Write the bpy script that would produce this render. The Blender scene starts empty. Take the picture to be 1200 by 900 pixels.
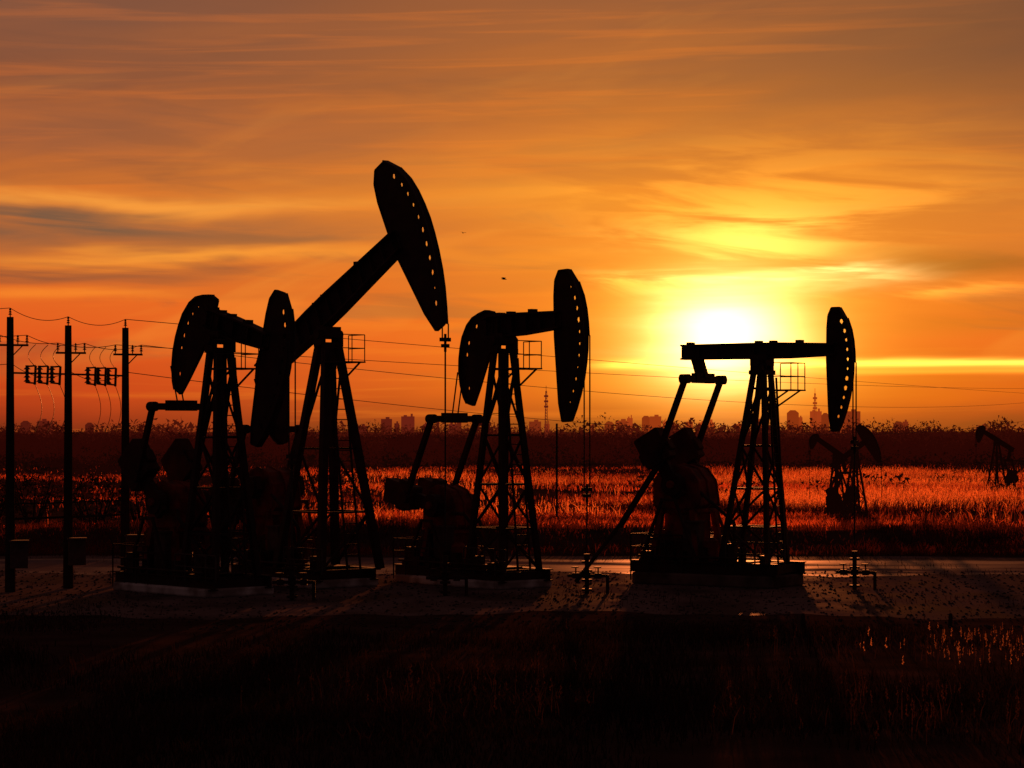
import bpy, math, random
import numpy as np
from mathutils import Vector
from mathutils.geometry import tessellate_polygon
random.seed(7); rng=np.random.default_rng(11)
scene=bpy.context.scene
COL=scene.collection
F=2833.0; H=4.3; HY=505.0
def lin(c):
    r=[]
    for v in c:
        v=v/255.0
        r.append(v/12.92 if v<=0.04045 else ((v+0.055)/1.055)**2.4)
    return (r[0],r[1],r[2],1.0)
# ---------------------------------------------------------------- materials
def mat(name,c1,c2=None,rough=0.7,metal=0.0,scale=3.0,bump=0.0,spec=0.3,transl=0.0,emis=None,estr=1.0,lo=.35,hi=.65,wet=0.0,stretch=None):
    m=bpy.data.materials.new(name); m.use_nodes=True
    nt=m.node_tree; ns=nt.nodes; b=ns['Principled BSDF']
    b.inputs['Roughness'].default_value=rough; b.inputs['Metallic'].default_value=metal
    b.inputs['Specular IOR Level'].default_value=spec
    tc=ns.new('ShaderNodeTexCoord'); no=ns.new('ShaderNodeTexNoise')
    no.inputs['Scale'].default_value=scale; no.inputs['Detail'].default_value=6
    if stretch:
        mp=ns.new('ShaderNodeMapping'); mp.inputs['Scale'].default_value=stretch
        nt.links.new(tc.outputs['Object'],mp.inputs['Vector']); nt.links.new(mp.outputs[0],no.inputs['Vector'])
    else: nt.links.new(tc.outputs['Object'],no.inputs['Vector'])
    r=ns.new('ShaderNodeValToRGB')
    r.color_ramp.elements[0].position=lo; r.color_ramp.elements[1].position=hi
    r.color_ramp.elements[0].color=(*c1,1); r.color_ramp.elements[1].color=(*(c2 or c1),1)
    nt.links.new(no.outputs['Fac'],r.inputs['Fac'])
    nt.links.new(r.outputs['Color'],b.inputs['Base Color'])
    if bump>0:
        bp=ns.new('ShaderNodeBump'); bp.inputs['Strength'].default_value=bump; bp.inputs['Distance'].default_value=0.05
        nt.links.new(no.outputs['Fac'],bp.inputs['Height']); nt.links.new(bp.outputs['Normal'],b.inputs['Normal'])
    if emis:
        b.inputs['Emission Color'].default_value=(*emis,1); b.inputs['Emission Strength'].default_value=estr
    out=b.outputs[0]
    if wet>0:
        g=ns.new('ShaderNodeBsdfGlossy'); g.inputs['Roughness'].default_value=.38; g.inputs['Color'].default_value=(.9,.8,.8,1)
        mr=ns.new('ShaderNodeMapRange'); mr.inputs['From Min'].default_value=.42; mr.inputs['From Max'].default_value=.68; mr.inputs['To Max'].default_value=wet
        nt.links.new(no.outputs['Fac'],mr.inputs['Value'])
        mx=ns.new('ShaderNodeMixShader'); nt.links.new(mr.outputs[0],mx.inputs[0])
        nt.links.new(out,mx.inputs[1]); nt.links.new(g.outputs[0],mx.inputs[2]); out=mx.outputs[0]
    if transl>0:
        t=ns.new('ShaderNodeBsdfTranslucent'); nt.links.new(r.outputs['Color'],t.inputs['Color'])
        mx=ns.new('ShaderNodeMixShader'); mx.inputs[0].default_value=transl
        nt.links.new(out,mx.inputs[1]); nt.links.new(t.outputs[0],mx.inputs[2]); out=mx.outputs[0]
    nt.links.new(out,ns['Material Output'].inputs['Surface'])
    return m
STEEL=mat('dark_painted_steel',(0.022,0.009,0.008),(0.045,0.017,0.013),0.7,0,2.5,0.1,0.15)
HSTEEL=mat('hazy_dark_steel',(0.015,0.006,0.005),(0.02,0.008,0.007),0.9,0,2.5,0,0,emis=(.004,.0006,.0003))  # faint emission paints haze over the far steel
RUST=mat('rusty_red_paint',(0.20,0.028,0.015),(0.06,0.015,0.011),0.75,0,3,0.15,0.15)
WEIGHT=mat('counterweight_paint',(0.07,0.02,0.014),(0.03,0.012,0.01),0.75,0,2,0.1,0.15)
CONC=mat('weathered_concrete',(0.15,0.10,0.09),(0.05,0.035,0.03),0.95,0,1.5,0.3,0.0)
WHITEC=mat('limewashed_concrete',(0.55,0.48,0.47),(0.22,0.17,0.16),0.95,0,1.2,0.3,0.0,lo=.42,hi=.58)
STONE=mat('loose_stone',(0.08,0.055,0.05),(0.03,0.022,0.02),0.95,0,1.5,0.0,0.0)
CABLE=mat('steel_cable',(0.03,0.02,0.02),None,0.6,0.3,5)
WOOD=mat('weathered_pole',(0.05,0.03,0.025),(0.03,0.02,0.018),0.9,0,6,0.2,0.0)
PORC=mat('brown_porcelain',(0.05,0.025,0.02),None,0.4,0,5)
BOXM=mat('grey_enamel',(0.10,0.06,0.055),(0.05,0.032,0.03),0.8,0,4,0,.1)
# ---------------------------------------------------------------- mesh builder
class M:
    def __init__(s): s.v=[]; s.f=[]
    def add(s,vs,fs):
        o=len(s.v); s.v+= [tuple(p) for p in vs]; s.f+=[tuple(i+o for i in f) for f in fs]; return s
    def box(s,c,sz):
        x,y,z=c; a,b,d=sz[0]/2,sz[1]/2,sz[2]/2
        vs=[(x+i*a,y+j*b,z+k*d) for k in(-1,1) for j in(-1,1) for i in(-1,1)]
        return s.add(vs,[(0,2,3,1),(4,5,7,6),(0,1,5,4),(2,6,7,3),(0,4,6,2),(1,3,7,5)])
    def bar(s,p,q,w,h=None):
        h=h or w; p=Vector(p);q=Vector(q); d=(q-p).normalized()
        up=Vector((0,0,1)) if abs(d.z)<0.95 else Vector((1,0,0))
        a=d.cross(up).normalized(); b=a.cross(d).normalized()
        vs=[]
        for e in(p,q):
            for i,j in((-1,-1),(1,-1),(1,1),(-1,1)): vs.append(e+a*i*w/2+b*j*h/2)
        return s.add(vs,[(3,2,1,0),(4,5,6,7),(0,1,5,4),(1,2,6,5),(2,3,7,6),(3,0,4,7)])
    def cyl(s,p,q,r,r2=None,n=12):
        r2=r if r2 is None else r2
        p=Vector(p);q=Vector(q); d=(q-p).normalized()
        up=Vector((0,0,1)) if abs(d.z)<0.95 else Vector((1,0,0))
        a=d.cross(up).normalized(); b=a.cross(d).normalized()
        vs=[];
        for e,rr in((p,r),(q,r2)):
            for i in range(n):
                t=2*math.pi*i/n; vs.append(e+a*math.cos(t)*rr+b*math.sin(t)*rr)
        fs=[tuple(range(n-1,-1,-1)),tuple(range(n,2*n))]+[(i,(i+1)%n,n+(i+1)%n,n+i) for i in range(n)]
        return s.add(vs,fs)
    def tube(s,pts,r,n=5):
        for a,b in zip(pts[:-1],pts[1:]): s.cyl(a,b,r,n=n)
        return s
    def prism(s,out,y0,y1,holes=()):
        loops=[list(out)]+[list(h) for h in holes]
        tris=tessellate_polygon([[Vector((x,z,0)) for x,z in l] for l in loops])
        flat=[p for l in loops for p in l]; n=len(flat)
        vs=[(x,y0,z) for x,z in flat]+[(x,y1,z) for x,z in flat]
        fs=[tuple(t) for t in tris]+[tuple(i+n for i in reversed(t)) for t in tris]
        o=0
        for l in loops:
            k=len(l)
            fs+=[(o+i,o+(i+1)%k,o+(i+1)%k+n,o+i+n) for i in range(k)]
            o+=k
        return s.add(vs,fs)
    def obj(s,name,m,parent=None,label=None,cat=None,group=None,kind=None,loc=None,bevel=0,fixn=True):
        me=bpy.data.meshes.new(name); me.from_pydata(s.v,[],s.f); me.update()
        if fixn:
            import bmesh
            bm=bmesh.new(); bm.from_mesh(me); bmesh.ops.recalc_face_normals(bm,faces=bm.faces); bm.to_mesh(me); bm.free()
        me.materials.append(m)
        o=bpy.data.objects.new(name,me); COL.objects.link(o)
        if parent: o.parent=parent
        tag(o,label,cat,group,kind)
        if loc: o.location=loc
        if bevel:
            b=o.modifiers.new('bevel','BEVEL'); b.width=bevel; b.segments=2; b.limit_method='ANGLE'
        return o
def tag(o,label=None,cat=None,group=None,kind=None):
    if label:o['label']=label
    if cat:o['category']=cat
    if group:o['group']=group
    if kind:o['kind']=kind
def empty(name,loc,rz=0,scale=1,**k):
    e=bpy.data.objects.new(name,None); COL.objects.link(e); e.location=loc; e.rotation_euler=(0,0,rz); e.scale=(scale,)*3
    e.empty_display_size=0.5; tag(e,**k); return e
def pos(px,Y,z=0): return ((px-600)/F*Y,Y,z)
# ---------------------------------------------------------------- pumpjack
HEAD=[(2.34,1.75),(2.72,1.75),(3.02,1.41),(3.22,1.02),(3.32,.66),(3.37,.30),(3.39,-.05),(3.37,-.40),(3.30,-.80),(3.19,-1.2),(3.04,-1.58),(2.86,-1.94),(2.64,-2.29),(2.34,-2.29),(2.22,-1.8),(2.1,0),(2.12,1.1),(2.17,1.5)]
HEADT=[(2.34,1.75),(2.72,1.75),(3.02,1.41),(3.22,1.02),(3.32,.66),(3.37,.30),(3.39,-.05),(3.37,-.40),(3.32,-.80),(3.24,-1.2),(3.13,-1.58),(2.99,-1.94),(2.84,-2.29),(2.56,-2.29),(2.40,-1.8),(2.1,-.1),(2.10,1.1),(2.17,1.5)]
REAR=[(-.38,.8),(-.66,.86),(-.94,.8),(-1.24,.70),(-1.48,.52),(-1.70,.2),(-1.80,-.1),(-1.86,-.4),(-1.88,-.75),(-1.83,-1.1),(-1.70,-1.45),(-1.58,-1.62),(-1.36,-1.68),(-1.13,-1.3),(-.75,-.6),(-.45,.1)]
def rot(p,t): c,s=math.cos(t),math.sin(t); return (p[0]*c-p[1]*s,p[0]*s+p[1]*c)
def inset_holes(arc,off,size,sgn,step=.40):
    hs=[]
    L=[0]
    for i in range(len(arc)-1): L.append(L[-1]+math.dist(arc[i],arc[i+1]))
    n=max(5,int(L[-1]/step))
    for q_ in range(n):
        d=L[-1]*(.07+.86*(q_+.5)/n)
        i=max(j for j in range(len(L)-1) if L[j]<=d); t=(d-L[i])/(L[i+1]-L[i])
        x=arc[i][0]*(1-t)+arc[i+1][0]*t; z=arc[i][1]*(1-t)+arc[i+1][1]*t
        dx=arc[i+1][0]-arc[i][0]; dz=arc[i+1][1]-arc[i][1]; l=math.hypot(dx,dz)
        nx,nz=sgn*-dz/l,sgn*dx/l
        px,pz=x+nx*off,z+nz*off; tx,tz=dx/l,dz/l
        a,b=size; k0=random.choice((.65,.8,.95,1.1))
        q=[]
        for k in range(7):
            an=2*math.pi*k/7+random.uniform(-.2,.2)
            q.append((px+nx*a*k0*math.cos(an)+tx*b*k0*math.sin(an),pz+nz*a*k0*math.cos(an)+tz*b*k0*math.sin(an)))
        hs.append(q)
    return hs
def rounded(cx,cz,w,h,r=0.2,ang=0,n=4):
    o=[]
    for sx,sz,a0 in((1,1,0),(-1,1,90),(-1,-1,180),(1,-1,270)):
        for k in range(n+1):
            a=math.radians(a0+90*k/n)
            o.append((sx*(w/2-r)+r*math.cos(a),sz*(h/2-r)+r*math.sin(a)))
    return [(cx+p[0],cz+p[1]) for p in (rot(q,ang) for q in o)]
def pumpjack(px,Y,yaw,pz,th,hs,arm,hz,beam,rear,base,tower,shaft,cross,crank,label,scale=1,carrier=None,group='oil pumpjacks at the well site',small=False,lean=0.0,rodbottom=1.2,braces=5,legw=.15,foot=None,shape=HEAD,xb=False,cw_shape=(1.1,1.0)):
    root=empty('pumpjack',pos(px,Y),math.radians(-yaw),scale,label=label,cat='pumpjack',group=group)
    ST=HSTEEL if small else STEEL
    th=math.radians(th)
    def T(p): r=rot(p,th); return (r[0],r[1]+pz)
    x0,x1,bz,hh=beam
    m=M()
    t0=hh*(0.75 if rear else .95)
    x1e=x1+.15
    out=[(x0,bz-t0),(-.5,bz-hh),(.8,bz-hh),(x1e,bz-hh*.72),(x1e,bz+hh*.72),(.5,bz+hh),(-.5,bz+hh),(x0,bz+t0)]
    w=0.17
    m.prism([T(p) for p in out],-0.03,0.03)
    for i in range(len(out)):
        a,b=out[i],out[(i+1)%len(out)]
        A,B=T(a),T(b); m.bar((A[0],0,A[1]),(B[0],0,B[1]),2*w if abs(a[1]-b[1])<abs(a[0]-b[0]) else 0.1,0.05)
    k=int((x1-x0)/0.55)
    for i in range(1,k):
        x=x0+(x1-x0)*i/k; A=T((x,bz-hh*.7)); B=T((x,bz+hh*.7)); m.bar((A[0],0,A[1]),(B[0],0,B[1]),0.28,0.03)
    if not small:
        for xx in(x0+.25,-.1,.35,x1*.55):
            A=T((xx,bz+hh*.95+.04)); m.box((A[0],0,A[1]),(.16,.22,.1))
    bo=m.obj('walking_beam',ST,root)
    c=T((0,0)); 
    M().cyl((c[0],-.42,c[1]),(c[0],.42,c[1]),.13).box((c[0],0,c[1]+.06),(.5,.5,.3)).box((0,.3,pz-.12),(.35,.16,.36)).box((0,-.3,pz-.12),(.35,.16,.36)).obj('saddle_bearing',ST,root)
    sx,sz=hs
    ho=[((x-3.39)*sx+arm,z*sz+hz) for x,z in shape]
    arc=ho[1:13]
    holes=inset_holes([T(p) for p in arc],.24*min(sx,1.1),(.07*sx**.5,.078*sz),-1,.38*sz) if not small else []
    m=M(); m.prism([T(p) for p in ho],-.03,.03,holes)
    fl=[T(p) for p in ho]
    for i in range(len(fl)):
        a,b=fl[i],fl[(i+1)%len(fl)]
        wid=.20 if 1<=i<=11 else .10
        m.bar((a[0],0,a[1]),(b[0],0,b[1]),wid,.05)
    m.obj('horse_head',ST,root)
    pts=[T(p) for p in arc]; im=max(range(len(pts)),key=lambda i:pts[i][0]); tx=pts[im][0]+.06; tz=pts[im][1]
    lowz=min(p[1] for p in fl)
    cz=carrier if carrier else lowz-.25
    for y in(-.10,.10):
        m=M(); 
        m.tube([(p[0]+.04,y,p[1]) for p in pts[1:im+1]]+[(tx,y,tz),(tx,y,cz)],.02,5)
        m.obj('bridle_cable',CABLE,root)
    M().box((tx,0,cz),(.11,.30,.10)).box((tx,0,cz-.16),(.16,.16,.09)).cyl((tx,0,cz+.15),(tx,0,cz-.32),.035).obj('carrier_bar',ST,root)
    M().cyl((tx,0,cz-.3),(tx,0,rodbottom),.022).obj('polished_rod',CABLE,root)
    if rear:
        rsx,rsz,rx,rz=rear
        ro=[(x*rsx+rx,z*rsz+rz) for x,z in REAR]
        fl2=[T(p) for p in ro]
        arc2=fl2[2:12]
        holes=inset_holes(arc2,.24,(.058,.07),1,.42) if not small else []
        m=M(); m.prism(fl2,-.03,.03,holes)
        for i in range(len(fl2)):
            a,b=fl2[i],fl2[(i+1)%len(fl2)]
            m.bar((a[0],0,a[1]),(b[0],0,b[1]),.20 if 1<=i<=10 else .10,.05)
        m.obj('rear_head',ST,root)
        im2=min(range(len(fl2)),key=lambda i:fl2[i][0])
        top=(fl2[im2][0]-.04,fl2[im2][1])
    else:
        a=T((x0+.45,bz-hh*.8)); top=(a[0],a[1])
    a,d,b,bh=base
    fh=bh*.42
    m=M(); m.box(((d-a)/2,0,fh/2),(a+d,2*b,fh)); m.obj('concrete_footing',foot or CONC,root,bevel=.05)
    m=M()
    for y in(-b*.82,b*.82):
        m.box(((d-a)/2,y,bh*.62),(a+d+.2,.06,.3)); m.box(((d-a)/2,y,bh*.62+.16),(a+d+.2,.24,.03)); m.box(((d-a)/2,y,bh*.62-.14),(a+d+.2,.24,.03))
    n=6
    for i in range(n+1):
        x=-a+.15+(a+d-.3)*i/n; m.box((x,0,bh*.62),(.14,b*1.64,.22))
    m.box(((d-a)/2-.4,0,bh*.62+.19),((a+d)*.8,b*1.3,.03))
    for i in range(14):
        x=random.uniform(-a+.2,d-.2); hq=random.uniform(.1,.55); m.box((x,-b*random.uniform(.7,.86),bh*.62+.16+hq/2),(random.uniform(.1,.35),.2,hq))
    m.cyl((-a+.2,-b*.95,bh*.62+.3),(d-.2,-b*.95,bh*.62+.3),.035,n=6)
    m.obj('skid_frame',ST,root)
    bt=bh*.62+.15
    tx_,ty_=tower; ztop=pz-.3
    def leg(sx_,sy_,t):
        return Vector((sx_*(.16+(tx_-.16)*t)+lean*t, sy_*(.2+(ty_-.2)*t), ztop+(bt-ztop)*t))
    m=M()
    for i in(-1,1):
        for j in(-1,1): m.bar(leg(i,j,0),leg(i,j,1),legw,legw)
    m.box((0,0,ztop+.02),(.5,.65,.12))
    nb=braces
    tt=[.08+.92*(k/nb)**.8 for k in range(nb+1)]
    for k in range(nb+1):
        t=tt[k]
        for i in(-1,1):
            m.bar(leg(i,-1,t),leg(i,1,t),.055); m.bar(leg(-1,i,t),leg(1,i,t),.055)
        if k<nb:
            for i in(-1,1):
                s1=1 if k%2 else -1
                m.bar(leg(-s1,i,t),leg(s1,i,tt[k+1]),.055)
                if legw<.18 or k>nb-2: m.bar(leg(i,-s1,t),leg(i,s1,tt[k+1]),.055)
                if xb:
                    m.bar(leg(i,s1,t),leg(i,-s1,tt[k+1]),.05)
    so=m.obj('samson_post',ST,root)
    if not small:
        m=M(); A0=leg(1,0,.08)+Vector((.14,0,0)); A1=leg(1,0,1)+Vector((.14,0,0))
        for y in(-.22,.22): m.bar(A0+Vector((0,y,.3)),A1+Vector((0,y,0)),.045)
        for k in range(20):
            p=A0.lerp(A1,(k+.5)/20); m.cyl(p+Vector((0,-.22,0)),p+Vector((0,.22,0)),.016,n=6)
        lo=m.obj('ladder',STEEL,so)
        zp=pz-.78
        po=M().box((.72,.0,zp),(.8,.9,.04)).bar((.2,-.35,zp-.5),(1.0,-.35,zp),.04).bar((.2,.35,zp-.5),(1.0,.35,zp),.04).obj('service_platform',STEEL,root)
        m=M(); cs=[(.35,-.43),(1.1,-.43),(1.1,.43),(.35,.43)]
        for x,y in cs+[(1.1,0)]: m.cyl((x,y,zp),(x,y,zp+.75),.015,n=6)
        for z in(.38,.75):
            m.tube([(x,y,zp+z) for x,y in cs],.014,6)
        m.obj('railing',STEEL,po)
        m=M(); 
        for i in range(5):
            x=-.9+.45*i+d*.3; m.cyl((x,-b*.9,bt-.1),(x,-b*.9,bt+.6),.022,n=6)
        for z in(.28,.6): m.cyl((-.9+d*.3,-b*.9,bt+z),(.9+d*.3,-b*.9,bt+z),.02,n=6)
        m.obj('guard_rail',BOXM,root)
        m=M()
        R=[(-a+1.6,-b*.95),(-a-.05,-b*.95),(-a-.05,b*.95),(-a+1.6,b*.95)]
        for (xa,ya),(xb_,yb) in zip(R[:-1],R[1:]):
            for t in(0,.33,.66,1): m.cyl((xa+(xb_-xa)*t,ya+(yb-ya)*t,.1),(xa+(xb_-xa)*t,ya+(yb-ya)*t,bt+.75),.022,n=6)
        for z in(.4,.75): m.tube([(x,y,bt+z) for x,y in R],.02,6)
        m.obj('guard_rail',STEEL,root)
        M().box((-a+1.75,-b*.55,bt+.55),(.5,.35,1.1)).box((-a+1.75,-b*.55,bt+1.13),(.58,.42,.05)).obj('control_cabinet',BOXM,root)
        m=M(); m.cyl((shaft[0]+1.0,-.5,bt),(shaft[0]+1.0,-.5,bt+.6),.22,n=14); m.cyl((shaft[0]+1.0,-.5,bt+.6),(shaft[0]+1.0,-.5,bt+.7),.22,.1,14)
        m.obj('oil_drum',RUST,root)
        for y in(-cross[2]-.05,cross[2]+.05):
            m=M()
            m.bar((shaft[0]-.9,y,bt),(shaft[0]-.2,y,shaft[1]-.4),.07); m.bar((shaft[0]+.9,y,bt),(shaft[0]+.2,y,shaft[1]-.4),.07)
            m.bar((shaft[0]-.65,y,bt+(shaft[1]-bt)*.3),(shaft[0]+.65,y,bt+(shaft[1]-bt)*.3),.06)
            m.bar((shaft[0]-.25,y,shaft[1]-.42),(shaft[0]+.25,y,shaft[1]-.42),.08)
            m.obj('gearbox_brace',STEEL,root)
        M().tube([(-.6,-b*.5,bt),(-.6,-b*.5,bt+1.1),(-1.1,-b*.5,bt+1.5),(shaft[0]+.6,-b*.4,shaft[1]-.2)],.05,8).obj('brake_lever',STEEL,root)
    cx,czz,cw=cross
    m=M(); m.bar((cx,-cw-.12,czz),(cx,cw+.12,czz),.14,.18); m.bar((cx,-cw*.5,czz+.03),(cx,cw*.5,czz+.03),.18,.28)
    for y in (-cw,cw): m.cyl((cx-.14,y,czz),(cx+.14,y,czz),.13)
    m.obj('equalizer_bar',ST,root)
    if rear:
        for y in(-.1,.1):
            M().tube([(top[0],y,top[1]),(cx,y,czz)],.022,5).obj('rear_cable',CABLE,root)
    else:
        M().bar((top[0],0,top[1]),(cx,0,czz),.22,.3).obj('tail_bearing',ST,root)
    sxx,szz=shaft; ca,cl=math.radians(crank[0]),crank[1]
    pin=(sxx+math.cos(ca)*cl*.6,szz+math.sin(ca)*cl*.6)
    for y in(-cw,cw):
        M().bar((cx,y,czz),(pin[0],y,pin[1]),.12,.15).cyl((pin[0],y-.12,pin[1]),(pin[0],y+.12,pin[1]),.17).obj('pitman_arm',ST,root)
        yi=y-math.copysign(.22,y)
        cr=M().bar((sxx-math.cos(ca)*.4,yi,szz-math.sin(ca)*.4),(sxx+math.cos(ca)*cl*1.15,yi,szz+math.sin(ca)*cl*1.15),.16,.38).cyl((sxx,yi-.14,szz),(sxx,yi+.14,szz),.32,n=20).obj('crank',ST,root)
        q=(sxx+math.cos(ca)*cl*.86,szz+math.sin(ca)*cl*.86)
        m=M()
        cs_=crank[2]; wl,wh=cw_shape
        m.prism(rounded(q[0],q[1],wl*cs_,wh*cs_,.07*cs_,ca,3),yi-.2,yi+.2)
        m.prism(rounded(q[0]-.12*math.cos(ca),q[1]-.12*math.sin(ca),.4*cs_,(wh+.22)*cs_,.05*cs_,ca,2),yi-.14,yi+.14)
        m.obj('counterweight',ST if small else WEIGHT,root,bevel=.04)
    gm=ST if small else RUST
    m=M()
    g=[(sxx-.75,szz-.55),(sxx-.75,szz+.1),(sxx-.5,szz+.42),(sxx-.1,szz+.55),(sxx+.35,szz+.42),(sxx+.6,szz+.1),(sxx+.7,szz-.55),(sxx+.45,szz-.75),(sxx-.5,szz-.75)]
    yy=cw-.45
    m.prism(g,-yy,yy)
    m.cyl((sxx,-cw,szz),(sxx,cw,szz),.12)
    for y in(-yy*.9,0,yy*.9): m.prism([(p[0]*1.0+(p[0]-sxx)*.08,p[1]+(p[1]-szz)*.08) for p in g],y-.03,y+.03)
    m.obj('gearbox',gm,root,bevel=.03)
    m=M(); zb=szz-.7
    for sx2 in(-1,1):
        for y in(-yy,yy): m.bar((sxx+sx2*.5,y,zb),(sxx+sx2*.72,y*1.2,bt-.05),.16)
    m.box((sxx,0,zb-.02),(1.3,2*yy,.1)); m.box((sxx,0,(zb+bt)/2),(1.0,1.4*yy,.96*(zb-bt)))
    m.obj('gearbox_stand',gm,root)
    mx=-a+.75
    m=M(); m.cyl((mx,-.45,bt+.55),(mx,.4,bt+.55),.3,n=18); m.box((mx,0,bt+.15),(.6,.7,.3)); m.box((mx,0,bt+.9),(.25,.3,.15))
    for k in range(7): m.cyl((mx,-.38+.11*k,bt+.55),(mx,-.35+.11*k,bt+.55),.33,n=18)
    m.obj('electric_motor',ST,root)
    m=M()
    A=(mx,bt+.55);B=(sxx-.45,szz-.1)
    an=math.atan2(B[1]-A[1],B[0]-A[0]); o=[]
    for k in range(9):
        t=an+math.pi/2+math.pi*k/8; o.append((A[0]+.28*math.cos(t),A[1]+.28*math.sin(t)))
    for k in range(9):
        t=an-math.pi/2+math.pi*k/8; o.append((B[0]+.5*math.cos(t),B[1]+.5*math.sin(t)))
    m.prism(o,yy+.02,yy+.2); m.obj('belt_guard',gm,root)
    return root,tx
def world_of(root,x,y=0):
    a=root.rotation_euler[2]; s=root.scale[0]; L=root.location
    return (L.x+s*(x*math.cos(a)-y*math.sin(a)), L.y+s*(x*math.sin(a)+y*math.cos(a)),0)
P1,t1=pumpjack(385,67,50,6.97,28,(1.22,1.27),5.27,.60,(-3.4,3.85,.62,.38),(1.25,1.2,-1.5,.35),(3.3,.8,1.15,.55),(1.05,1.0),(-2.7,2.7),(-2.75,4.35,.95),(200,1.7,1.15),
  'large dark steel pumpjack with walking beam raised high, on concrete footing',braces=3,legw=.19,foot=WHITEC,shape=HEADT)
P0,t0=pumpjack(258,63.5,47,6.7,-14.5,(.92,1.0),3.0,0,(-.7,1.95,.42,.27),(1.0,1.12,0,.08),(3.4,.9,1.1,.55),(.72,.68),(-1.9,2.4),(-1.75,4.95,.92),(130,1.5,1.0),
  'dark double-headed pumpjack with front head dipped, beside the utility poles',foot=WHITEC,xb=True,braces=4)
P2,t2=pumpjack(590,66.6,50,6.78,2,(.93,1.0),3.39,-.02,(-.7,2.3,.42,.29),(1,1.02,0,0),(3.7,.9,1.0,.55),(.74,.66),(-2.35,2.2),(-2.16,4.64,.82),(168,1.7,.9),
  'dark double-headed pumpjack with level walking beam above the gravel pad',carrier=2.75,foot=WHITEC,xb=True,braces=4,legw=.14,cw_shape=(1.4,.75))
P3,t3=pumpjack(893,67,33,6.2,0,(.58,.83),2.74,-.0,(-2.5,2.1,.32,.20),None,(3.6,.8,1.0,.8),(.72,.6),(-2.35,2.8),(-1.85,5.75,1.05),(120,1.35,.85),
  'dark pumpjack with square tail beam and red gearbox on concrete block',carrier=4.0,lean=-.25,braces=4,legw=.13,xb=True)
M().bar((-2.6,-1.05,3.5),(-3.95,-1.05,1.6),.12,.14).obj('brake_strut',STEEL,P3)
M().cyl((2.35,-.1,4.5),(2.35,-.1,2.0),.03,n=6).obj('hanging_rod',CABLE,P2)
G2='pumpjacks out in the reed field'
SM=dict(small=True,braces=3,group=G2)
pumpjack(1002,121,35,5.6,34,(.85,.95),2.3,.2,(-2.6,1.7,.3,.2),None,(2.6,.8,.8,.5),(.8,.7),(-2.0,1.6),(-1.7,3.4,.6),(120,.8,.5),
  'small dark pumpjack standing in the reed field',scale=.57,**SM)
pumpjack(980,129,150,5.2,30,(.6,.38),3.4,0,(-1.2,2.9,.3,.2),None,(2.4,.8,.7,.5),(.6,.5),(-1.6,1.5),(-1.1,3.6,.6),(120,.7,.5),
  'small dark pumpjack with raised head crossing another behind it',scale=.57,**SM)
pumpjack(1168,170,150,5.6,26,(.8,.5),3.2,0,(-2.6,2.7,.3,.22),None,(2.8,.8,.8,.5),(.8,.7),(-2.0,1.6),(-1.7,3.6,.6),(120,.8,.5),
  'small dark pumpjack with raised head in the reed field',scale=.62,**SM)
# ---------------------------------------------------------------- wellheads
def wellhead(loc,label,hh=1.0,diag=False):
    r=empty('wellhead',loc,random.uniform(-.3,.3),label=label,cat='wellhead',group='wellheads under the pumpjacks')
    m=M(); m.cyl((0,0,0),(0,0,hh),.06)
    for z in(.12,.42,.72,1.0): m.cyl((0,0,z*hh/1.2-.03),(0,0,z*hh/1.2+.03),.14,n=14)
    m.cyl((0,0,.4),(0,0,.56),.10); m.cyl((0,0,hh-.1),(0,0,hh+.05),.08)
    m.cyl((-.5,0,.47),(.55,0,.47),.045,n=10)
    m.cyl((.55,0,.5),(.55,0,.0),.045,n=10)
    m.obj('casing_pipe',STEEL,r)
    for x in(-.3,.3):
        M().box((x,0,.47),(.17,.14,.15)).cyl((x,0,.5),(x,0,.7),.02).cyl((x-.02,0,.68),(x-.02,0,.71),.1,n=14).obj('valve',STEEL,r)
    if diag: M().cyl((-.3,0,.3),(1.05,.9,2.2),.06,n=8).obj('flow_line',STEEL,r)
    return r
for P,t in((P1,t1),(P2,t2),(P3,t3),(P0,t0)):
    wellhead(world_of(P,t),'dark steel wellhead with side valves beneath a pumpjack',diag=(P is P2))
# ---------------------------------------------------------------- poles
def pole(px,Y,zt,label):
    r=empty('utility_pole',pos(px,Y),0.25,label=label,cat='utility pole',group='utility poles beside the well site')
    M().cyl((0,0,0),(0,0,zt),.14,.09,12).obj('pole_shaft',WOOD,r)
    z=zt-.75; w=.48
    M().bar((-w*.7,0,z),(w,0,z),.055).bar((w*.7,0,z),(0,0,z-.35),.03).obj('crossarm',WOOD,r)
    for x,z in((-.28,zt-.72),(.2,zt-.72),(.44,zt-.72),(0,zt)):
        m=M(); m.cyl((x,0,z),(x,0,z+.24),.018,n=6)
        for k in range(3): m.cyl((x,0,z+.06+k*.06),(x,0,z+.10+k*.06),.055-.01*k,.025,10)
        m.obj('insulator',PORC,r)
    M().box((.22,-.25,1.0),(.45,.3,.7)).box((.22,-.25,1.37),(.52,.38,.05)).obj('meter_box',BOXM,r)
    return r
PL='tall dark wooden utility pole with short crossarm and meter box'
pl=[pole(12,64.5,7.34,PL),pole(80,66,7.18,PL),pole(147,68,7.2,PL)]
def wire(a,b,sag,r,label,n=24,group='overhead power lines'):
    pts=[]
    for i in range(n+1):
        t=i/n; pts.append((a[0]+(b[0]-a[0])*t,a[1]+(b[1]-a[1])*t,a[2]+(b[2]-a[2])*t-4*sag*t*(1-t)))
    M().tube(pts,r,4).obj('power_line',CABLE,None,label,'power line',group)
def tops(r,zt):
    c,s=math.cos(.25),math.sin(.25); L=r.location
    return [(L.x+x*c,L.y+x*s,z) for x,z in((-.28,zt-.48),(.44,zt-.48),(0,zt+.24),(.05,zt-1.25))]
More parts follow.
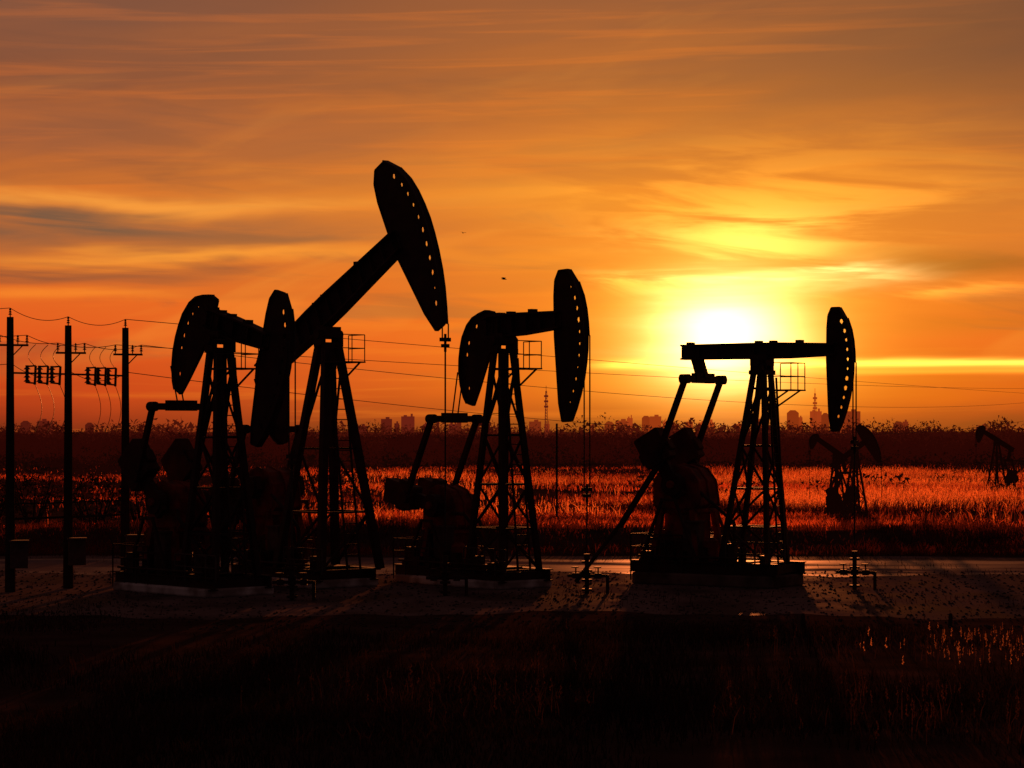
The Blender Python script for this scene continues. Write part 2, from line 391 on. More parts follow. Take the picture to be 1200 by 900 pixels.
tp=[tops(pl[0],7.34),tops(pl[1],7.18),tops(pl[2],7.2)]
WL='thin sagging cable strung between utility poles'
for k in range(4):
    a=tp[0][k]; wire((a[0]-9,a[1]-3,a[2]+.6),a,.35,.009,WL)
    wire(tp[0][k],tp[1][k],.10+.05*k,.009,WL); wire(tp[1][k],tp[2][k],.10+.05*k,.009,WL)
    e=pos(1290,240,8.6-k*.5); wire(tp[2][k],e,(.5,1.6,.2,2.4)[k],.010,'long thin cable running out over the reed field',80)
def hpole(px,Y,zt):
    r=empty('utility_pole',pos(px,Y),0.1,label='plain wooden utility pole standing in the reed field',cat='utility pole',group='utility poles in the field')
    M().cyl((0,0,0),(0,0,zt),.15,.1,10).obj('pole_shaft',WOOD,r); M().bar((-.9,0,zt-.3),(.9,0,zt-.3),.1).obj('crossarm',WOOD,r)
for px,Y,z in((1290,240,8.6),(585,330,7)): hpole(px,Y,z)
def rack(a,b):
    A=a.location; B=b.location
    r=empty('fuse_rack',((A.x+B.x)/2,(A.y+B.y)/2,0),math.atan2(B.y-A.y,B.x-A.x),label='horizontal rack of pole fuses strung between two utility poles',cat='fuse rack',group='fuse racks on the utility poles')
    L=math.hypot(B.x-A.x,B.y-A.y)/2-.12
    M().bar((-L,0,5.85),(L,0,5.85),.05).obj('rack_beam',WOOD,r)
    for z,w in((1.95,.06),(2.35,.04)): M().bar((-L,0,z),(L,0,z),w).obj('tie_rail',WOOD,r)
    for x in(-.42,0,.42):
        m=M(); m.cyl((x-.08,-.1,5.58),(x-.08,-.1,6.06),.045,n=8)
        for k in range(4): m.cyl((x-.08,-.1,5.62+k*.11),(x-.08,-.1,5.67+k*.11),.10,.055,10)
        m.bar((x-.08,-.1,6.03),(x+.13,-.2,6.05),.045).bar((x-.08,-.1,5.6),(x+.1,-.2,5.58),.045).cyl((x+.13,-.2,6.05),(x+.1,-.2,5.54),.035,n=8)
        m.obj('fuse_cutout',PORC,r)
        M().tube([(x+.13-.25*math.sin(math.pi*i/10),-.2,6.02+.6*i/10) for i in range(11)],.01,4).obj('jumper_wire',CABLE,r)
        M().tube([(x+.1+.24*math.sin(math.pi*i/10),-.2,5.56-1.3*i/10) for i in range(11)],.01,4).obj('jumper_wire',CABLE,r)
rack(pl[0],pl[1]); rack(pl[1],pl[2])
# ---------------------------------------------------------------- ground
def sn(x,y,seed,n=6,f0=.05,g=1.9):
    r=np.random.default_rng(seed); s=np.zeros_like(x); a=1; f=f0; tot=0
    for i in range(n):
        for j in range(3):
            t=r.uniform(0,6.28); ph=r.uniform(0,6.28); s+=a*np.sin(f*(x*np.cos(t)+y*np.sin(t))*6.28*r.uniform(.7,1.3)+ph)
        tot+=a*1.7; a*=.6; f*=g
    return s/tot
def sg(v): return 1/(1+np.exp(-np.clip(v,-50,50)))
def height(x,y):
    z=np.zeros_like(x)
    z+=np.exp(-((y-92-1.5*np.sin(x*.05))/3.6)**2)*(.60+.22*sn(x,y,5,4,.06))
    z+=sg(-(y-48)/1.0)*(.04+.14*sn(x,y,3,5,.04))
    z+=sg((y-100)/4)*.12*sn(x,y,9,4,.02)
    return z
xs=np.concatenate([-np.geomspace(6000,60,25),np.linspace(-56,56,141),np.geomspace(60,6000,25)])
ys=np.concatenate([-np.geomspace(3000,20,12),np.linspace(-10,28,20),np.linspace(29,130,250),np.geomspace(133,9000,60)])
X,Yg=np.meshgrid(xs,ys); Z=height(X,Yg); Z[(np.abs(X)>2000)|(Yg>1500)|(Yg<-20)]=0
Z[(Yg>54)&(Yg<84)]=0
nx,ny=len(xs),len(ys)
vs=np.stack([X.ravel(),Yg.ravel(),Z.ravel()],1)
idx=np.arange(nx*ny).reshape(ny,nx)
fs=np.stack([idx[:-1,:-1].ravel(),idx[:-1,1:].ravel(),idx[1:,1:].ravel(),idx[1:,:-1].ravel()],1)
def npmesh(name,vs,fs,m,**k):
    me=bpy.data.meshes.new(name); n=fs.shape[1]
    me.vertices.add(len(vs)); me.vertices.foreach_set('co',vs.astype(np.float32).ravel())
    me.loops.add(fs.size); me.loops.foreach_set('vertex_index',fs.astype(np.int32).ravel())
    me.polygons.add(len(fs)); me.polygons.foreach_set('loop_start',np.arange(0,fs.size,n,dtype=np.int32))
    me.update(calc_edges=True); me.materials.append(m)
    o=bpy.data.objects.new(name,me); COL.objects.link(o); tag(o,**k); return o
GROUND=mat('dark_soil',(0.06,0.03,0.025),(0.035,0.018,0.014),0.95,0,.6,.6,0.0)
g=npmesh('ground',vs,fs,GROUND,label='dark flat soil plain with low grassy bank',cat='ground',kind='structure')
for p in g.data.polygons: p.use_smooth=True
PAD=mat('gravel_pad',(0.15,0.10,0.095),(0.055,0.034,0.031),0.95,0,.5,1.0,0.0,wet=.03,stretch=(1,.5,1),lo=.4,hi=.62)
def sheet(name,x0,x1,y0,y1,z,m,lab,jag):
    n=240; top=[];bot=[]
    for i in range(n+1):
        x=x0+(x1-x0)*i/n
        bot.append((x,y0+jag*math.sin(x*.35+1)+jag*.5*math.sin(x*1.1)+.3*jag*math.sin(x*3.1),z)); top.append((x,y1+jag*.6*math.sin(x*.27)+jag*.4*math.sin(x*.9+2),z))
    v=bot+top; f=[(i,i+1,n+2+i,n+1+i) for i in range(n)]
    M().add(v,f).obj(name,m,None,lab,name.replace('_',' '),None,'structure',fixn=False)
sheet('gravel_pad',-60,60,56.4,82.8,.004,PAD,'bare gravel pad around the pumpjacks',.9)
ROAD=mat('damp_road',(0.16,0.11,0.11),(0.06,0.042,0.04),0.8,0,.30,.5,0.0,wet=.26,stretch=(.4,1,1))
sheet('road',-60,60,72.5,80.5,.008,ROAD,'damp dirt road behind the pumpjacks',.9)
# ---------------------------------------------------------------- grass
def blades(x,y,h,w,lean,z=None):
    n=len(x); z=height(x,y) if z is None else z
    a=rng.uniform(0,np.pi,n)
    la=rng.uniform(0,2*np.pi,n); ll=lean*h*rng.uniform(.2,1,n)
    dx,dy=np.cos(a)*w/2,np.sin(a)*w/2
    v=np.empty((n,5,3))
    v[:,0]=np.stack([x-dx,y-dy,z-.05],1); v[:,1]=np.stack([x+dx,y+dy,z-.05],1)
    mx,my=x+np.cos(la)*ll*.35,y+np.sin(la)*ll*.35
    v[:,2]=np.stack([mx+dx*.8,my+dy*.8,z+h*.6],1); v[:,3]=np.stack([mx-dx*.8,my-dy*.8,z+h*.6],1)
    v[:,4]=np.stack([x+np.cos(la)*ll,y+np.sin(la)*ll,z+h],1)
    b=np.arange(n)[:,None]*5
    q=np.stack([b+0,b+1,b+2,b+0,b+2,b+3,b+3,b+2,b+4],2).reshape(-1,3)
    return v.reshape(-1,3),q
def plumes(x,y,z,s):
    n=len(x); K=7; V=[];
    for k in range(K):
        t=k/K; a=rng.uniform(0,6.28,n); r=s*.35*(1-t*.6)
        zz=z-s+ s*2*t
        p0=np.stack([x,y,zz],1); p1=np.stack([x+np.cos(a)*r,y+np.sin(a)*r,zz+s*.25],1); p2=np.stack([x+np.cos(a)*r*.2,y+np.sin(a)*r*.2,zz+s*.6],1)
        V.append(np.stack([p0,p1,p2],1))
    V=np.concatenate(V,0).reshape(-1,3); return V,np.arange(len(V)).reshape(-1,3)
def join(parts):
    V=[];Q=[];o=0
    for v,q in parts: V.append(v);Q.append(q+o);o+=len(v)
    return np.concatenate(V),np.concatenate(Q)
def scatter(n,y0,y1,half,dens,pw=1.0):
    y=y0+(y1-y0)*rng.uniform(0,1,n)**pw; x=rng.uniform(-1,1,n)*(y*half+4)
    k=dens(x,y)>rng.uniform(0,1,n); return x[k],y[k]
REED=mat('dry_reed',(0.05,0.011,0.008),(0.9,0.17,0.07),0.9,0,.06,0,0.0,transl=.62,lo=.46,hi=.62,stretch=(.4,1.5,.2))  # colour noise also paints patchy sun glow across the field
REEDS=mat('dry_reed_glow_tint',(0.25,0.05,0.02),(1.0,0.34,0.12),0.9,0,.09,0,0.0,transl=.7,lo=.38,hi=.55,stretch=(.4,1.7,.2))  # brighter copy of dry reed, sun glow painted into its colour
def fd(x,y):
    r=np.clip((x/y+.12)/.14,0,1)
    return np.clip(.08+.30*r+1.4*sn(x,y,21,5,.018),.015,1)*np.clip((y-97)/18,.10,1)*np.clip((290-y)/50,0,1)
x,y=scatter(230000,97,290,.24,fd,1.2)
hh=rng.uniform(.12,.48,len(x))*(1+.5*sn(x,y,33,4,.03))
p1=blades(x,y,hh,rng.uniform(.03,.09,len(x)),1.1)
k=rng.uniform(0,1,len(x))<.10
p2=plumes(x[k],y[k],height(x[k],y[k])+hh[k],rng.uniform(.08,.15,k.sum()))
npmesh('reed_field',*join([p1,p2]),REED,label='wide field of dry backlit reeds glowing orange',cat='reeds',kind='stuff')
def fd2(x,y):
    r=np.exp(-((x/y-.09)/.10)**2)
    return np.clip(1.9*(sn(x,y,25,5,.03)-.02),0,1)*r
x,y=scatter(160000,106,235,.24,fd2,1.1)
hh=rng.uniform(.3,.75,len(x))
npmesh('glow_tinted_reeds',*join([blades(x,y,hh,rng.uniform(.03,.07,len(x)),.9),plumes(x,y,height(x,y)+hh,rng.uniform(.08,.15,len(x)))]),REEDS,label='taller patches of reeds with fiery sun glow in their colour',cat='reeds',kind='stuff')
BGR=mat('bank_grass',(0.16,0.032,0.018),(0.03,0.010,0.007),0.95,0,.3,0,0.0,transl=.4)
x,y=scatter(70000,83,104,.24,lambda x,y:np.clip(.5+.7*sn(x,y,41,5,.06),.05,1))
npmesh('bank_grass',*blades(x,y,rng.uniform(.10,.38,len(x))*(1+.6*sn(x,y,43,4,.08)),rng.uniform(.02,.05,len(x)),.8),BGR,label='short dark grass covering the low bank',cat='grass',kind='stuff')
DGR=mat('dark_grass',(0.055,0.026,0.018),(0.018,0.010,0.008),0.95,0,.4,0,0.0,transl=.10)
x,y=scatter(120000,29,60,.24,lambda x,y:np.clip(.55+.8*sn(x,y,51,5,.08)-np.clip((y-44)/14,0,1)*.85,.01,1))
hg=rng.uniform(.08,.32,len(x))*(1+.5*sn(x,y,55,4,.1))*np.clip((60-y)/14,.3,1)
npmesh('foreground_grass',*blades(x,y,hg,rng.uniform(.012,.03,len(x)),.9),DGR,label='dark tangled dry grass on the near bank',cat='grass',kind='stuff')
REED2=mat('dry_reed_near',(0.06,0.024,0.016),(0.018,0.010,0.008),0.95,0,.3,0,0.0,transl=.3)  # darkened reed colour, dimness of the near reeds painted in
REED3=mat('sun_tint_seed_heads',(0.6,0.28,0.15),(0.12,0.05,0.03),0.95,0,.5,0,0.0,transl=.45)  # brighter reed colour paints low sunlight onto this patch
x,y=scatter(3000,31,47,.24,lambda x,y:np.clip(.05+.9*sn(x,y,61,4,.05),0,1))
hg=rng.uniform(.25,.55,len(x))
npmesh('near_reeds',*join([blades(x,y,hg,np.full(len(x),.014),.5),plumes(x,y,height(x,y)+hg,rng.uniform(.05,.1,len(x)))]),REED2,label='scattered thin dark reeds with feathery seed heads',cat='reeds',kind='stuff')
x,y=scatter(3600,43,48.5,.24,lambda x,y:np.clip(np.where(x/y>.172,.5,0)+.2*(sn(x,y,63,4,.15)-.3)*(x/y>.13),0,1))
hg=rng.uniform(.15,.5,len(x))
npmesh('sun_tinted_reeds',*plumes(x,y,height(x,y)+hg,rng.uniform(.04,.09,len(x))),REED3,label='feathery reed heads with low sunlight in their pale colour',cat='reeds',kind='stuff')
x,y=scatter(16000,52,84,.24,lambda x,y:np.clip(-.05+1.0*sn(x,y,71,5,.08),0,1))
npmesh('pad_weeds',*blades(x,y,rng.uniform(.03,.16,len(x)),np.full(len(x),.02),.8),DGR,label='sparse low weeds growing through the gravel',cat='weeds',kind='stuff')
n=6000; x=rng.uniform(-17,17,n); y=rng.uniform(52,74,n); s=rng.uniform(.012,.05,n)
oc=np.array([(1,0,0),(0,1,0),(-1,0,0),(0,-1,0),(0,0,.7),(0,0,-.7)]); of=np.array([(0,1,4),(1,2,4),(2,3,4),(3,0,4),(1,0,5),(2,1,5),(3,2,5),(0,3,5)])
v=(oc[None]*s[:,None,None]*rng.uniform(.6,1.3,(n,6,1)))+np.stack([x,y,s*.3],1)[:,None]
npmesh('gravel_stones',v.reshape(-1,3),(of[None]+np.arange(n)[:,None,None]*6).reshape(-1,3),STONE,label='loose stones scattered over the gravel pad',cat='stones',kind='stuff')
# ---------------------------------------------------------------- distant trees (mass)
def clumps(x,y,z0,hgt,rad,nf,size):
    n=len(x)
    N=n*nf; xi=np.repeat(x,nf); yi=np.repeat(y,nf); hi=np.repeat(hgt,nf); ri=np.repeat(rad,nf)
    d=rng.normal(0,1,(N,3)); d/=np.linalg.norm(d,axis=1)[:,None]; r=rng.uniform(.3,1,N)**.5
    c=np.stack([xi+d[:,0]*r*ri,yi+d[:,1]*r*ri,np.repeat(z0,nf)+hi*.5+d[:,2]*r*hi*.45],1)
    c[:,2]=np.maximum(c[:,2],.1)
    s=(size*ri)[:,None,None]*rng.uniform(.5,1.3,(N,1,1))
    tri=rng.normal(0,1,(N,3,3)); V=c[:,None]+tri*s
    return V.reshape(-1,3),np.arange(N*3).reshape(-1,3)
def hazemat(name,base,emis,scale):  # distance haze painted in as a constant emission colour
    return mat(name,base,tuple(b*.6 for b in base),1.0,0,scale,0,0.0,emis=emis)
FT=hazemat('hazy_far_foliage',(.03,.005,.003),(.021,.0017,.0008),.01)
x,y=scatter(3000,262,900,.26,lambda x,y:np.clip((y-255)/50,.1,1),1.4)
edge=np.clip((np.abs(x/y+.02)-.12)/.08,0,1)
hg=np.interp(y,[262,340,900],[1.2,2.6,3.7])*rng.uniform(.5,1.2,len(x))*(1+.5*np.clip(sn(x,y,83,4,.012),-1,1.2)+.25*edge)
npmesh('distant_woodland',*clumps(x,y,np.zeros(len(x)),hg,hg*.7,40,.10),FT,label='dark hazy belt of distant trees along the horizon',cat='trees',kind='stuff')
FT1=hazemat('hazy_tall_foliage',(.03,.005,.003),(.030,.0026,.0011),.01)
x,y=scatter(620,420,800,.25,lambda x,y:np.clip((np.abs(x/y+.01)-.07)/.08,0.22,1)*np.clip(.45+1.3*sn(x,y,87,3,.01),0,1))
hg=rng.uniform(4.4,7.6,len(x))*(1+.2*sn(x,y,88,3,.02))
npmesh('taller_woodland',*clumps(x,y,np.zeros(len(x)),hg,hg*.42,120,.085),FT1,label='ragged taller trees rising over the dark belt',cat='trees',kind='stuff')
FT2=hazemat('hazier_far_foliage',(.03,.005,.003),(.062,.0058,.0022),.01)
x,y=scatter(1900,1000,2000,.26,lambda x,y:np.clip(.35+1.2*sn(x,y,81,4,.0012),.03,1))
hg=rng.uniform(3,9,len(x))*(1+.6*np.clip(sn(x,y,85,4,.004),-1,1.3))
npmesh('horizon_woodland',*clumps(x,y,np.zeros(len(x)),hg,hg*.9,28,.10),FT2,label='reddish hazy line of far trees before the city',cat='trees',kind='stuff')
x,y=scatter(1200,140,320,.25,lambda x,y:np.clip(.08+.9*sn(x,y,91,4,.012)+(x/y<-.05)*.55,0,1))
hg=rng.uniform(.4,1.5,len(x))
FT0=hazemat('mid_scrub_foliage',(.03,.007,.005),(.010,.0011,.0006),.01)
npmesh('scrub',*clumps(x,y,np.zeros(len(x)),hg,hg*1.2,60,.08),FT0,label='dark low scrub patches across the field',cat='scrub',kind='stuff')
LEAF=mat('shrub_leaves',(0.03,0.014,0.010),(0.02,0.01,0.008),0.95,0,2,0,0.0,transl=.1)
for px,Y,h_ in((38,96,2.6),(112,94,2.5),(165,98,2.3),(-10,97,2.4),(215,99,2.0)):
    r=empty('shrub',pos(px,Y,.3),0,label='dark leafy shrub on the grassy bank',cat='shrub',group='shrubs on the bank')
    m=M()
    for k in range(9):
        a=random.uniform(0,6.28); e=(math.cos(a)*h_*.35,math.sin(a)*h_*.35,h_*random.uniform(.5,.85)); m.cyl((0,0,-.3),e,.05,.015,6)
    m.obj('trunk',WOOD,r)
    v,q=clumps(np.array([0.]),np.array([0.]),np.array([0.]),np.array([h_]),np.array([h_*.5]),900,.045)
    o=npmesh('crown',v,q,LEAF); o.parent=r
# ---------------------------------------------------------------- city
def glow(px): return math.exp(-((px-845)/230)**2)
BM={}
def citymat(px,dim=0):  # emission paints haze, stronger toward the sun bearing
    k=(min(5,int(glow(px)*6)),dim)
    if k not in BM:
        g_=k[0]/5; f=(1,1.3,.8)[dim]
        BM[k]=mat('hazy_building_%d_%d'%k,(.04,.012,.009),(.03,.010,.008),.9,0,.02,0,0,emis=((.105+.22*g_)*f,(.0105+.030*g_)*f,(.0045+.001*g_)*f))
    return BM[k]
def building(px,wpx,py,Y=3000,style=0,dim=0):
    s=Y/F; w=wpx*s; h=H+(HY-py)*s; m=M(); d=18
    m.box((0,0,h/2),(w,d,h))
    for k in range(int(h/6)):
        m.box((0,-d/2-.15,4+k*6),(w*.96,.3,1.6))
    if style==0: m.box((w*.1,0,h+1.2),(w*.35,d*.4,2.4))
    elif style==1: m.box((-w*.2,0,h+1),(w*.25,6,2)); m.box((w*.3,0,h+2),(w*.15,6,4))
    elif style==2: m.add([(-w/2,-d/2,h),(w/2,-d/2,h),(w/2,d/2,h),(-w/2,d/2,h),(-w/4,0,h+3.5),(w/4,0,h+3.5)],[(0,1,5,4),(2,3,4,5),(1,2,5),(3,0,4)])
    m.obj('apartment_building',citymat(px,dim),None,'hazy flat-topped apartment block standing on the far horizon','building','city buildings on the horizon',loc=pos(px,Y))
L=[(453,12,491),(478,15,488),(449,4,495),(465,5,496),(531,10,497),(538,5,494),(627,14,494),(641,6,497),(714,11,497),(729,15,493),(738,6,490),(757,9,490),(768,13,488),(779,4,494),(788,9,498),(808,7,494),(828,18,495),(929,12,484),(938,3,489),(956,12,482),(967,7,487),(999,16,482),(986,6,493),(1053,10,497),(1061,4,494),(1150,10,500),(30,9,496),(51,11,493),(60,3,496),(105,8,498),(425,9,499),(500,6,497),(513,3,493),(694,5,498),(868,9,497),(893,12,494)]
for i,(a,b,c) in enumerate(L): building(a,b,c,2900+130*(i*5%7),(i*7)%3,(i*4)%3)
def mast(px,Y,py):
    h=H+(HY-py)*Y/F; m=M(); w=1.3
    L3=[(w*math.cos(a),w*math.sin(a)) for a in(0.3,2.4,4.5)]
    for (x,y) in L3: m.bar((x,y,0),(x*.35,y*.35,h*.9),.28)
    for k in range(16):
        t=k/16*.9; t2=(k+1)/16*.9
        for i in range(3):
            a=L3[i]; b=L3[(i+1)%3]; f=1-.65*t/.9; f2=1-.65*t2/.9
            m.bar((a[0]*f,a[1]*f,h*t),(b[0]*f2,b[1]*f2,h*t2),.14)
    m.cyl((0,0,h*.88),(0,0,h),.15)
    for z in(.8,.7,.6): m.box((0,0,h*z),(2.6,.8,1.2))
    m.obj('radio_mast',citymat(px-150),None,'slim lattice radio mast rising over the horizon','radio mast','radio masts on the horizon',loc=pos(px,Y))
mast(640,1500,452); mast(955,1500,455)
# ---------------------------------------------------------------- birds
BIRD=mat('dark_feathers',(0.02,0.015,0.012),None,.8)
def bird(px,py,Y,rz,s):
    m=M()
    prof=[(-.22,.012),(-.12,.045),(0,.06),(.12,.045),(.2,.03),(.25,.035),(.29,.012),(.34,.002)]
    for a,b in zip(prof[:-1],prof[1:]): m.cyl((a[0],0,0),(b[0],0,0),a[1],b[1],8)
    m.add([(-.22,-.02,0),(-.22,.02,0),(-.38,.07,.01),(-.38,-.07,.01)],[(0,1,2,3)])
    for sg_ in(-1,1):
        v=[(.12,0.03*sg_,.02),(-.08,0.03*sg_,.02),(-.06,.3*sg_,.14),(.13,.28*sg_,.15),(.02,.62*sg_,.08),(-.1,.5*sg_,.09)]
        m.add(v,[(0,1,2,3),(3,2,5,4)])
    o=m.obj('bird',BIRD,None,'small dark bird gliding with spread wings','bird','birds in flight',loc=pos(px,Y,H+(HY-py)*Y/F))
    o.rotation_euler=(.1,.1,rz); o.scale=(s,)*3
bird(543,273,160,2.2,.4); bird(590,327,160,.3,.75)
for px,Y in((940,53),(1113,53)):
    M().cyl((0,0,-.1),(.02,0,.25),.05,.045,8).cyl((.02,0,.25),(.02,0,.3),.045,.03,8).obj('stake',WOOD,None,'short weathered wooden stake in dry grass','stake','stakes along the pad edge',loc=(*pos(px,Y)[:2],.0))
# ---------------------------------------------------------------- world
w=bpy.data.worlds.new('World'); scene.world=w; w.use_nodes=True
nt=w.node_tree; nd=nt.nodes; nd.clear()
class V:
    def __init__(s,k): s.k=k
    @staticmethod
    def op(o,*a,clamp=False):
        n=nd.new('ShaderNodeMath'); n.operation=o; n.use_clamp=clamp
        for i,q in enumerate(a):
            if isinstance(q,V): nt.links.new(q.k,n.inputs[i])
            else: n.inputs[i].default_value=q
        return V(n.outputs[0])
    def __add__(s,o): return V.op('ADD',s,o)
    __radd__=__add__
    def __mul__(s,o): return V.op('MULTIPLY',s,o)
    __rmul__=__mul__
    def __sub__(s,o): return V.op('SUBTRACT',s,o)
    def __rsub__(s,o): return V.op('SUBTRACT',o,s)
    def __truediv__(s,o): return V.op('DIVIDE',s,o)
def mexp(a): return V.op('EXPONENT',a)
def sstep(a,lo,hi):
    n=nd.new('ShaderNodeMapRange'); n.interpolation_type='SMOOTHSTEP'; nt.links.new(a.k,n.inputs['Value'])
    n.inputs['From Min'].default_value=lo; n.inputs['From Max'].default_value=hi; return V(n.outputs[0])
def mixc(f,a,b,mode='MIX'):
    n=nd.new('ShaderNodeMix'); n.data_type='RGBA'; n.blend_type=mode; n.clamp_factor=True
    if isinstance(f,V): nt.links.new(f.k,n.inputs[0])
    else: n.inputs[0].default_value=f
    for q,i in((a,6),(b,7)):
        if isinstance(q,tuple): n.inputs[i].default_value=q
        else: nt.links.new(q,n.inputs[i])
    return n.outputs[2]
tc=nd.new('ShaderNodeTexCoord'); sep=nd.new('ShaderNodeSeparateXYZ'); nt.links.new(tc.outputs['Generated'],sep.inputs[0])
dx,dy,dz=(V(sep.outputs[i]) for i in range(3))
az=V.op('ARCTAN2',dx,dy); el=V.op('ARCSINE',dz)
PX=az*F+600; PY=HY-el*F
def noise2(X,Y,scale,detail,rough,dist,off):
    c=nd.new('ShaderNodeCombineXYZ'); nt.links.new(X.k,c.inputs[0]); nt.links.new(Y.k,c.inputs[1]); c.inputs[2].default_value=off
    n=nd.new('ShaderNodeTexNoise'); nt.links.new(c.outputs[0],n.inputs['Vector']); n.inputs['Scale'].default_value=scale
    n.inputs['Detail'].default_value=detail; n.inputs['Roughness'].default_value=rough; n.inputs['Distortion'].default_value=dist
    return V(n.outputs['Fac'])
def noise(sx,sy,scale,detail=6,rough=.55,dist=0,off=0.0,shear=0.0):
    return noise2(PX*(sx/1000),(PY+PX*shear)*(sy/1000),scale,detail,rough,dist,off)
nA=noise(1.4,7,1.6,4,.5,.5,3.1,.08); nB=noise(1.7,13,2.1,6,.54,.6,7.7,-.05); nC=noise(1.2,5,2.0,4,.5,1.0,1.3,.2); nD=noise(1.2,28,2.0,6,.54,.4,9.3,.02); nF=noise(1.0,9,1.8,5,.48,.4,15.3,.10)
WX=PX+(nC-.5)*160; WY=PY+(nA-.5)*70+(nB-.5)*26
t=(HY-WY)/600
cr=nd.new('ShaderNodeValToRGB'); nt.links.new(t.k,cr.inputs[0])
stops=[(0,(124,34,22)),(.03,(154,40,24)),(.09,(198,60,26)),(.17,(222,82,30)),(.25,(226,100,34)),(.35,(206,108,44)),(.45,(212,116,44)),(.58,(184,98,46)),(.70,(158,86,48)),(.84,(134,78,56)),(1,(104,62,50))]
e=cr.color_ramp.elements
e[0].position=0; e[0].color=lin(stops[0][1]); e[1].position=1; e[1].color=lin(stops[-1][1])
for p,c in stops[1:-1]:
    q=e.new(p); q.color=lin(c)
col=cr.outputs[0]
def gs(cx,cy,sx,sy,X=WX,Y=WY):
    a=(X-cx)/sx; b=(Y-cy)/sy
    return mexp((a*a+b*b)*-1.0)
up=1-sstep(PY,380,470)
top=1-sstep(PY,150,300)
col=mixc(sstep(nF,.42,.62)*top*.50,col,lin((110,70,60)))
col=mixc((1-sstep(nF,.34,.50))*top*.30,col,lin((186,106,52)))
col=mixc(sstep(nB,.50,.68)*up*.58,col,lin((126,74,54)))
col=mixc(sstep(nC,.52,.70)*up*(1-top*.5)*.34,col,lin((246,154,58)))
col=mixc(sstep(nD,.50,.68)*.32,col,lin((240,122,36)))
col=mixc(gs(1250,20,360,170)*.80,col,lin((90,60,52)))
col=mixc(gs(560,50,260,70)*.30,col,lin((180,100,48)))
col=mixc(gs(40,20,320,100)*.5,col,lin((124,84,68)))
col=mixc(gs(120,160,400,26)*.40,col,lin((162,96,64)))
SX,SY=847,393
nE=sstep(nB,.32,.56)
for (cx,cy,sx,sy,c,f) in [
    (70,272,260,20,(104,82,70),1.0),(330,286,170,11,(132,86,62),.75),(60,322,260,9,(138,78,56),.75),(300,345,200,8,(190,86,40),.5),
    (150,240,330,12,(255,168,68),.75),(240,304,240,8,(255,162,58),.75),(60,345,170,8,(255,146,46),.6),(700,232,220,16,(246,160,50),.6),
    (560,210,260,40,(222,128,44),.4),(960,210,280,60,(236,138,36),.6),(1080,110,260,22,(130,76,48),.6),(820,140,220,12,(150,86,48),.45),
    (1080,316,230,14,(130,66,28),.95),(1120,376,220,16,(192,90,22),.6),(1000,300,130,9,(166,84,32),.7),(640,298,170,9,(238,132,40),.6),(690,362,130,10,(206,92,28),.6),(620,330,150,8,(186,94,42),.6),
    (1100,455,280,26,(205,76,14),.8),(650,440,120,30,(205,70,18),.4)]:
    col=mixc(gs(cx,cy,sx,sy)*f*(nE*.5+.5),col,lin(c))
RX=PX+(nB-.5)*40; RY=PY+(nD-.5)*30+(nB-.5)*24
def rad(sx,sy,X,Y):
    a=(X-SX)/sx;b=(Y-SY)/sy
    return V.op('SQRT',a*a+b*b)
r=rad(1.35,1.05,PX,PY); rw=rad(1.3,.95,RX,RY)
base_haze=1-sstep(PY,442,510)*.70
g1=mexp(r*(-1/175.))*base_haze
col=mixc(g1*.94,col,lin((255,156,16)))
def addc(f,c):
    global col
    n=nd.new('ShaderNodeVectorMath'); n.operation='SCALE'; n.inputs[0].default_value=c[:3]; nt.links.new(f.k,n.inputs['Scale'])
    col=mixc(1.0,col,n.outputs[0],'ADD')
cl=sstep(nB,.40,.58)
addc(gs(880,288,105,34)*(cl*.9+.1)*1.0,(1,.60,.12))
addc(gs(915,327,95,11)*(cl*.7+.3)*2.0,(1,.76,.28))
addc(gs(780,334,110,9)*cl*.7,(1,.56,.08))
addc(gs(900,240,200,50)*cl*.45,(1,.50,.06))
addc(gs(1020,345,200,8)*cl*.55,(1,.50,.07))
col=mixc(gs(850,313,180,5)*.6,col,lin((234,130,20)))
col=mixc(gs(810,350,120,5)*.45,col,lin((240,142,20)))
yy_=(PY+(nD-.5)*9-427)/5.0
addc(mexp(yy_*yy_*-1.0)*sstep(PX,670,730)*(sstep(nD,.3,.58)*.6+.4)*2.0,(1,.52,.07))
yy_=(PY+(nD-.5)*10-437)/3.2
addc(mexp(yy_*yy_*-1.0)*sstep(PX,900,1000)*.6,(1,.42,.04))
addc(mexp(rw*rw*(-1/(88.*88.)))*1.2*base_haze,(1,.58,.09))
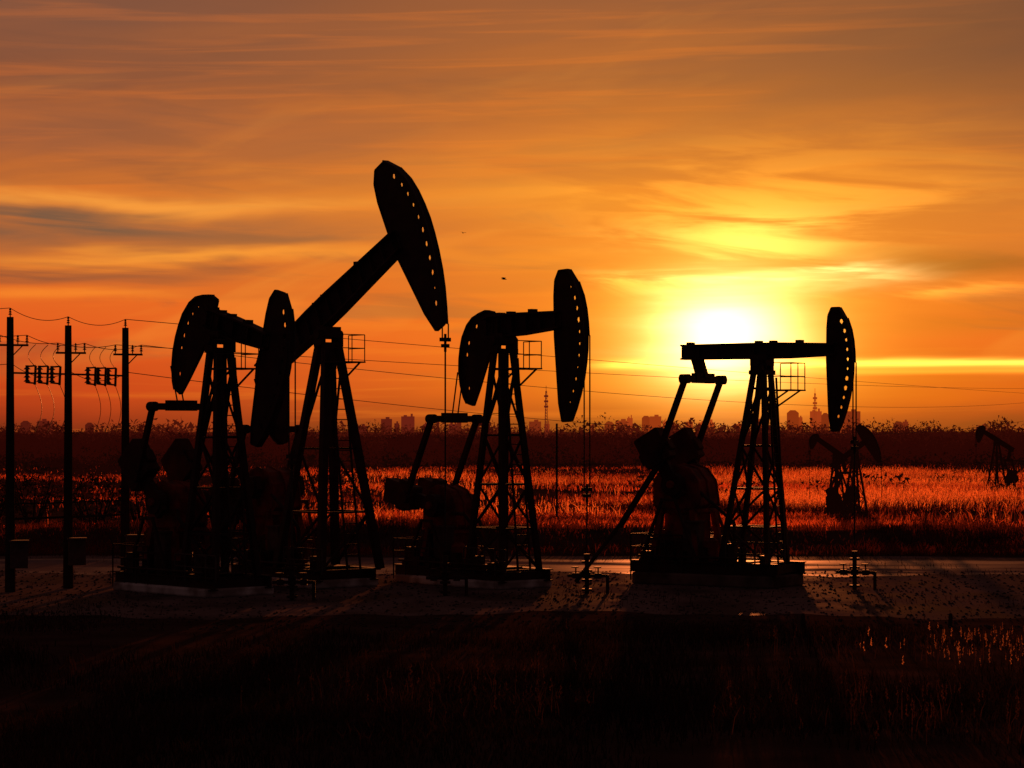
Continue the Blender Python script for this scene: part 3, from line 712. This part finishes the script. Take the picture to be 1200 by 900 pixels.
addc(mexp(rw*rw*(-1/(50.*50.)))*2.7,(1,.80,.40))
gm_=nd.new('ShaderNodeGamma'); nt.links.new(col,gm_.inputs[0]); gm_.inputs[1].default_value=1.06
col=gm_.outputs[0]
ca=V.op('COSINE',az-0.086)
fade=sstep(ca,.0,.93)
col=mixc(1-fade,col,(.040,.020,.021,1))
zen=sstep(dz,.25,.8); col=mixc(zen,col,(.05,.028,.028,1))
below=1-sstep(dz,-.06,-.002); col=mixc(below,col,(.02,.008,.005,1))
bg=nd.new('ShaderNodeBackground'); nt.links.new(col,bg.inputs[0]); bg.inputs[1].default_value=1.0
sky=nd.new('ShaderNodeTexSky'); sky.sky_type='NISHITA'; sky.sun_disc=False; sky.sun_elevation=math.radians(3.5); sky.sun_rotation=math.radians(4.9)
bg2=nd.new('ShaderNodeBackground'); nt.links.new(sky.outputs[0],bg2.inputs[0]); bg2.inputs[1].default_value=0.002
ad=nd.new('ShaderNodeAddShader'); nt.links.new(bg.outputs[0],ad.inputs[0]); nt.links.new(bg2.outputs[0],ad.inputs[1])
wo=nd.new('ShaderNodeOutputWorld'); nt.links.new(ad.outputs[0],wo.inputs[0])
# ---------------------------------------------------------------- sun lamp
sl=bpy.data.lights.new('sun','SUN'); sl.energy=5.0; sl.angle=math.radians(.5); sl.color=(1,.25,.06)
so=bpy.data.objects.new('sun',sl); COL.objects.link(so)
a_=math.radians(4.9); e_=math.radians(4.0)
d=Vector((math.sin(a_)*math.cos(e_),math.cos(a_)*math.cos(e_),math.sin(e_)))
so.rotation_euler=d.to_track_quat('Z','Y').to_euler()
so.location=(0,0,40)
# ---------------------------------------------------------------- camera
cam=bpy.data.cameras.new('camera'); co=bpy.data.objects.new('camera',cam); COL.objects.link(co)
co.location=(0,0,H); co.rotation_euler=(math.pi/2,0,0); cam.lens=85; cam.sensor_width=36; cam.shift_y=55/1200; cam.clip_end=20000
scene.camera=co
scene.view_settings.view_transform='Standard'; scene.view_settings.look='None'; scene.view_settings.exposure=0
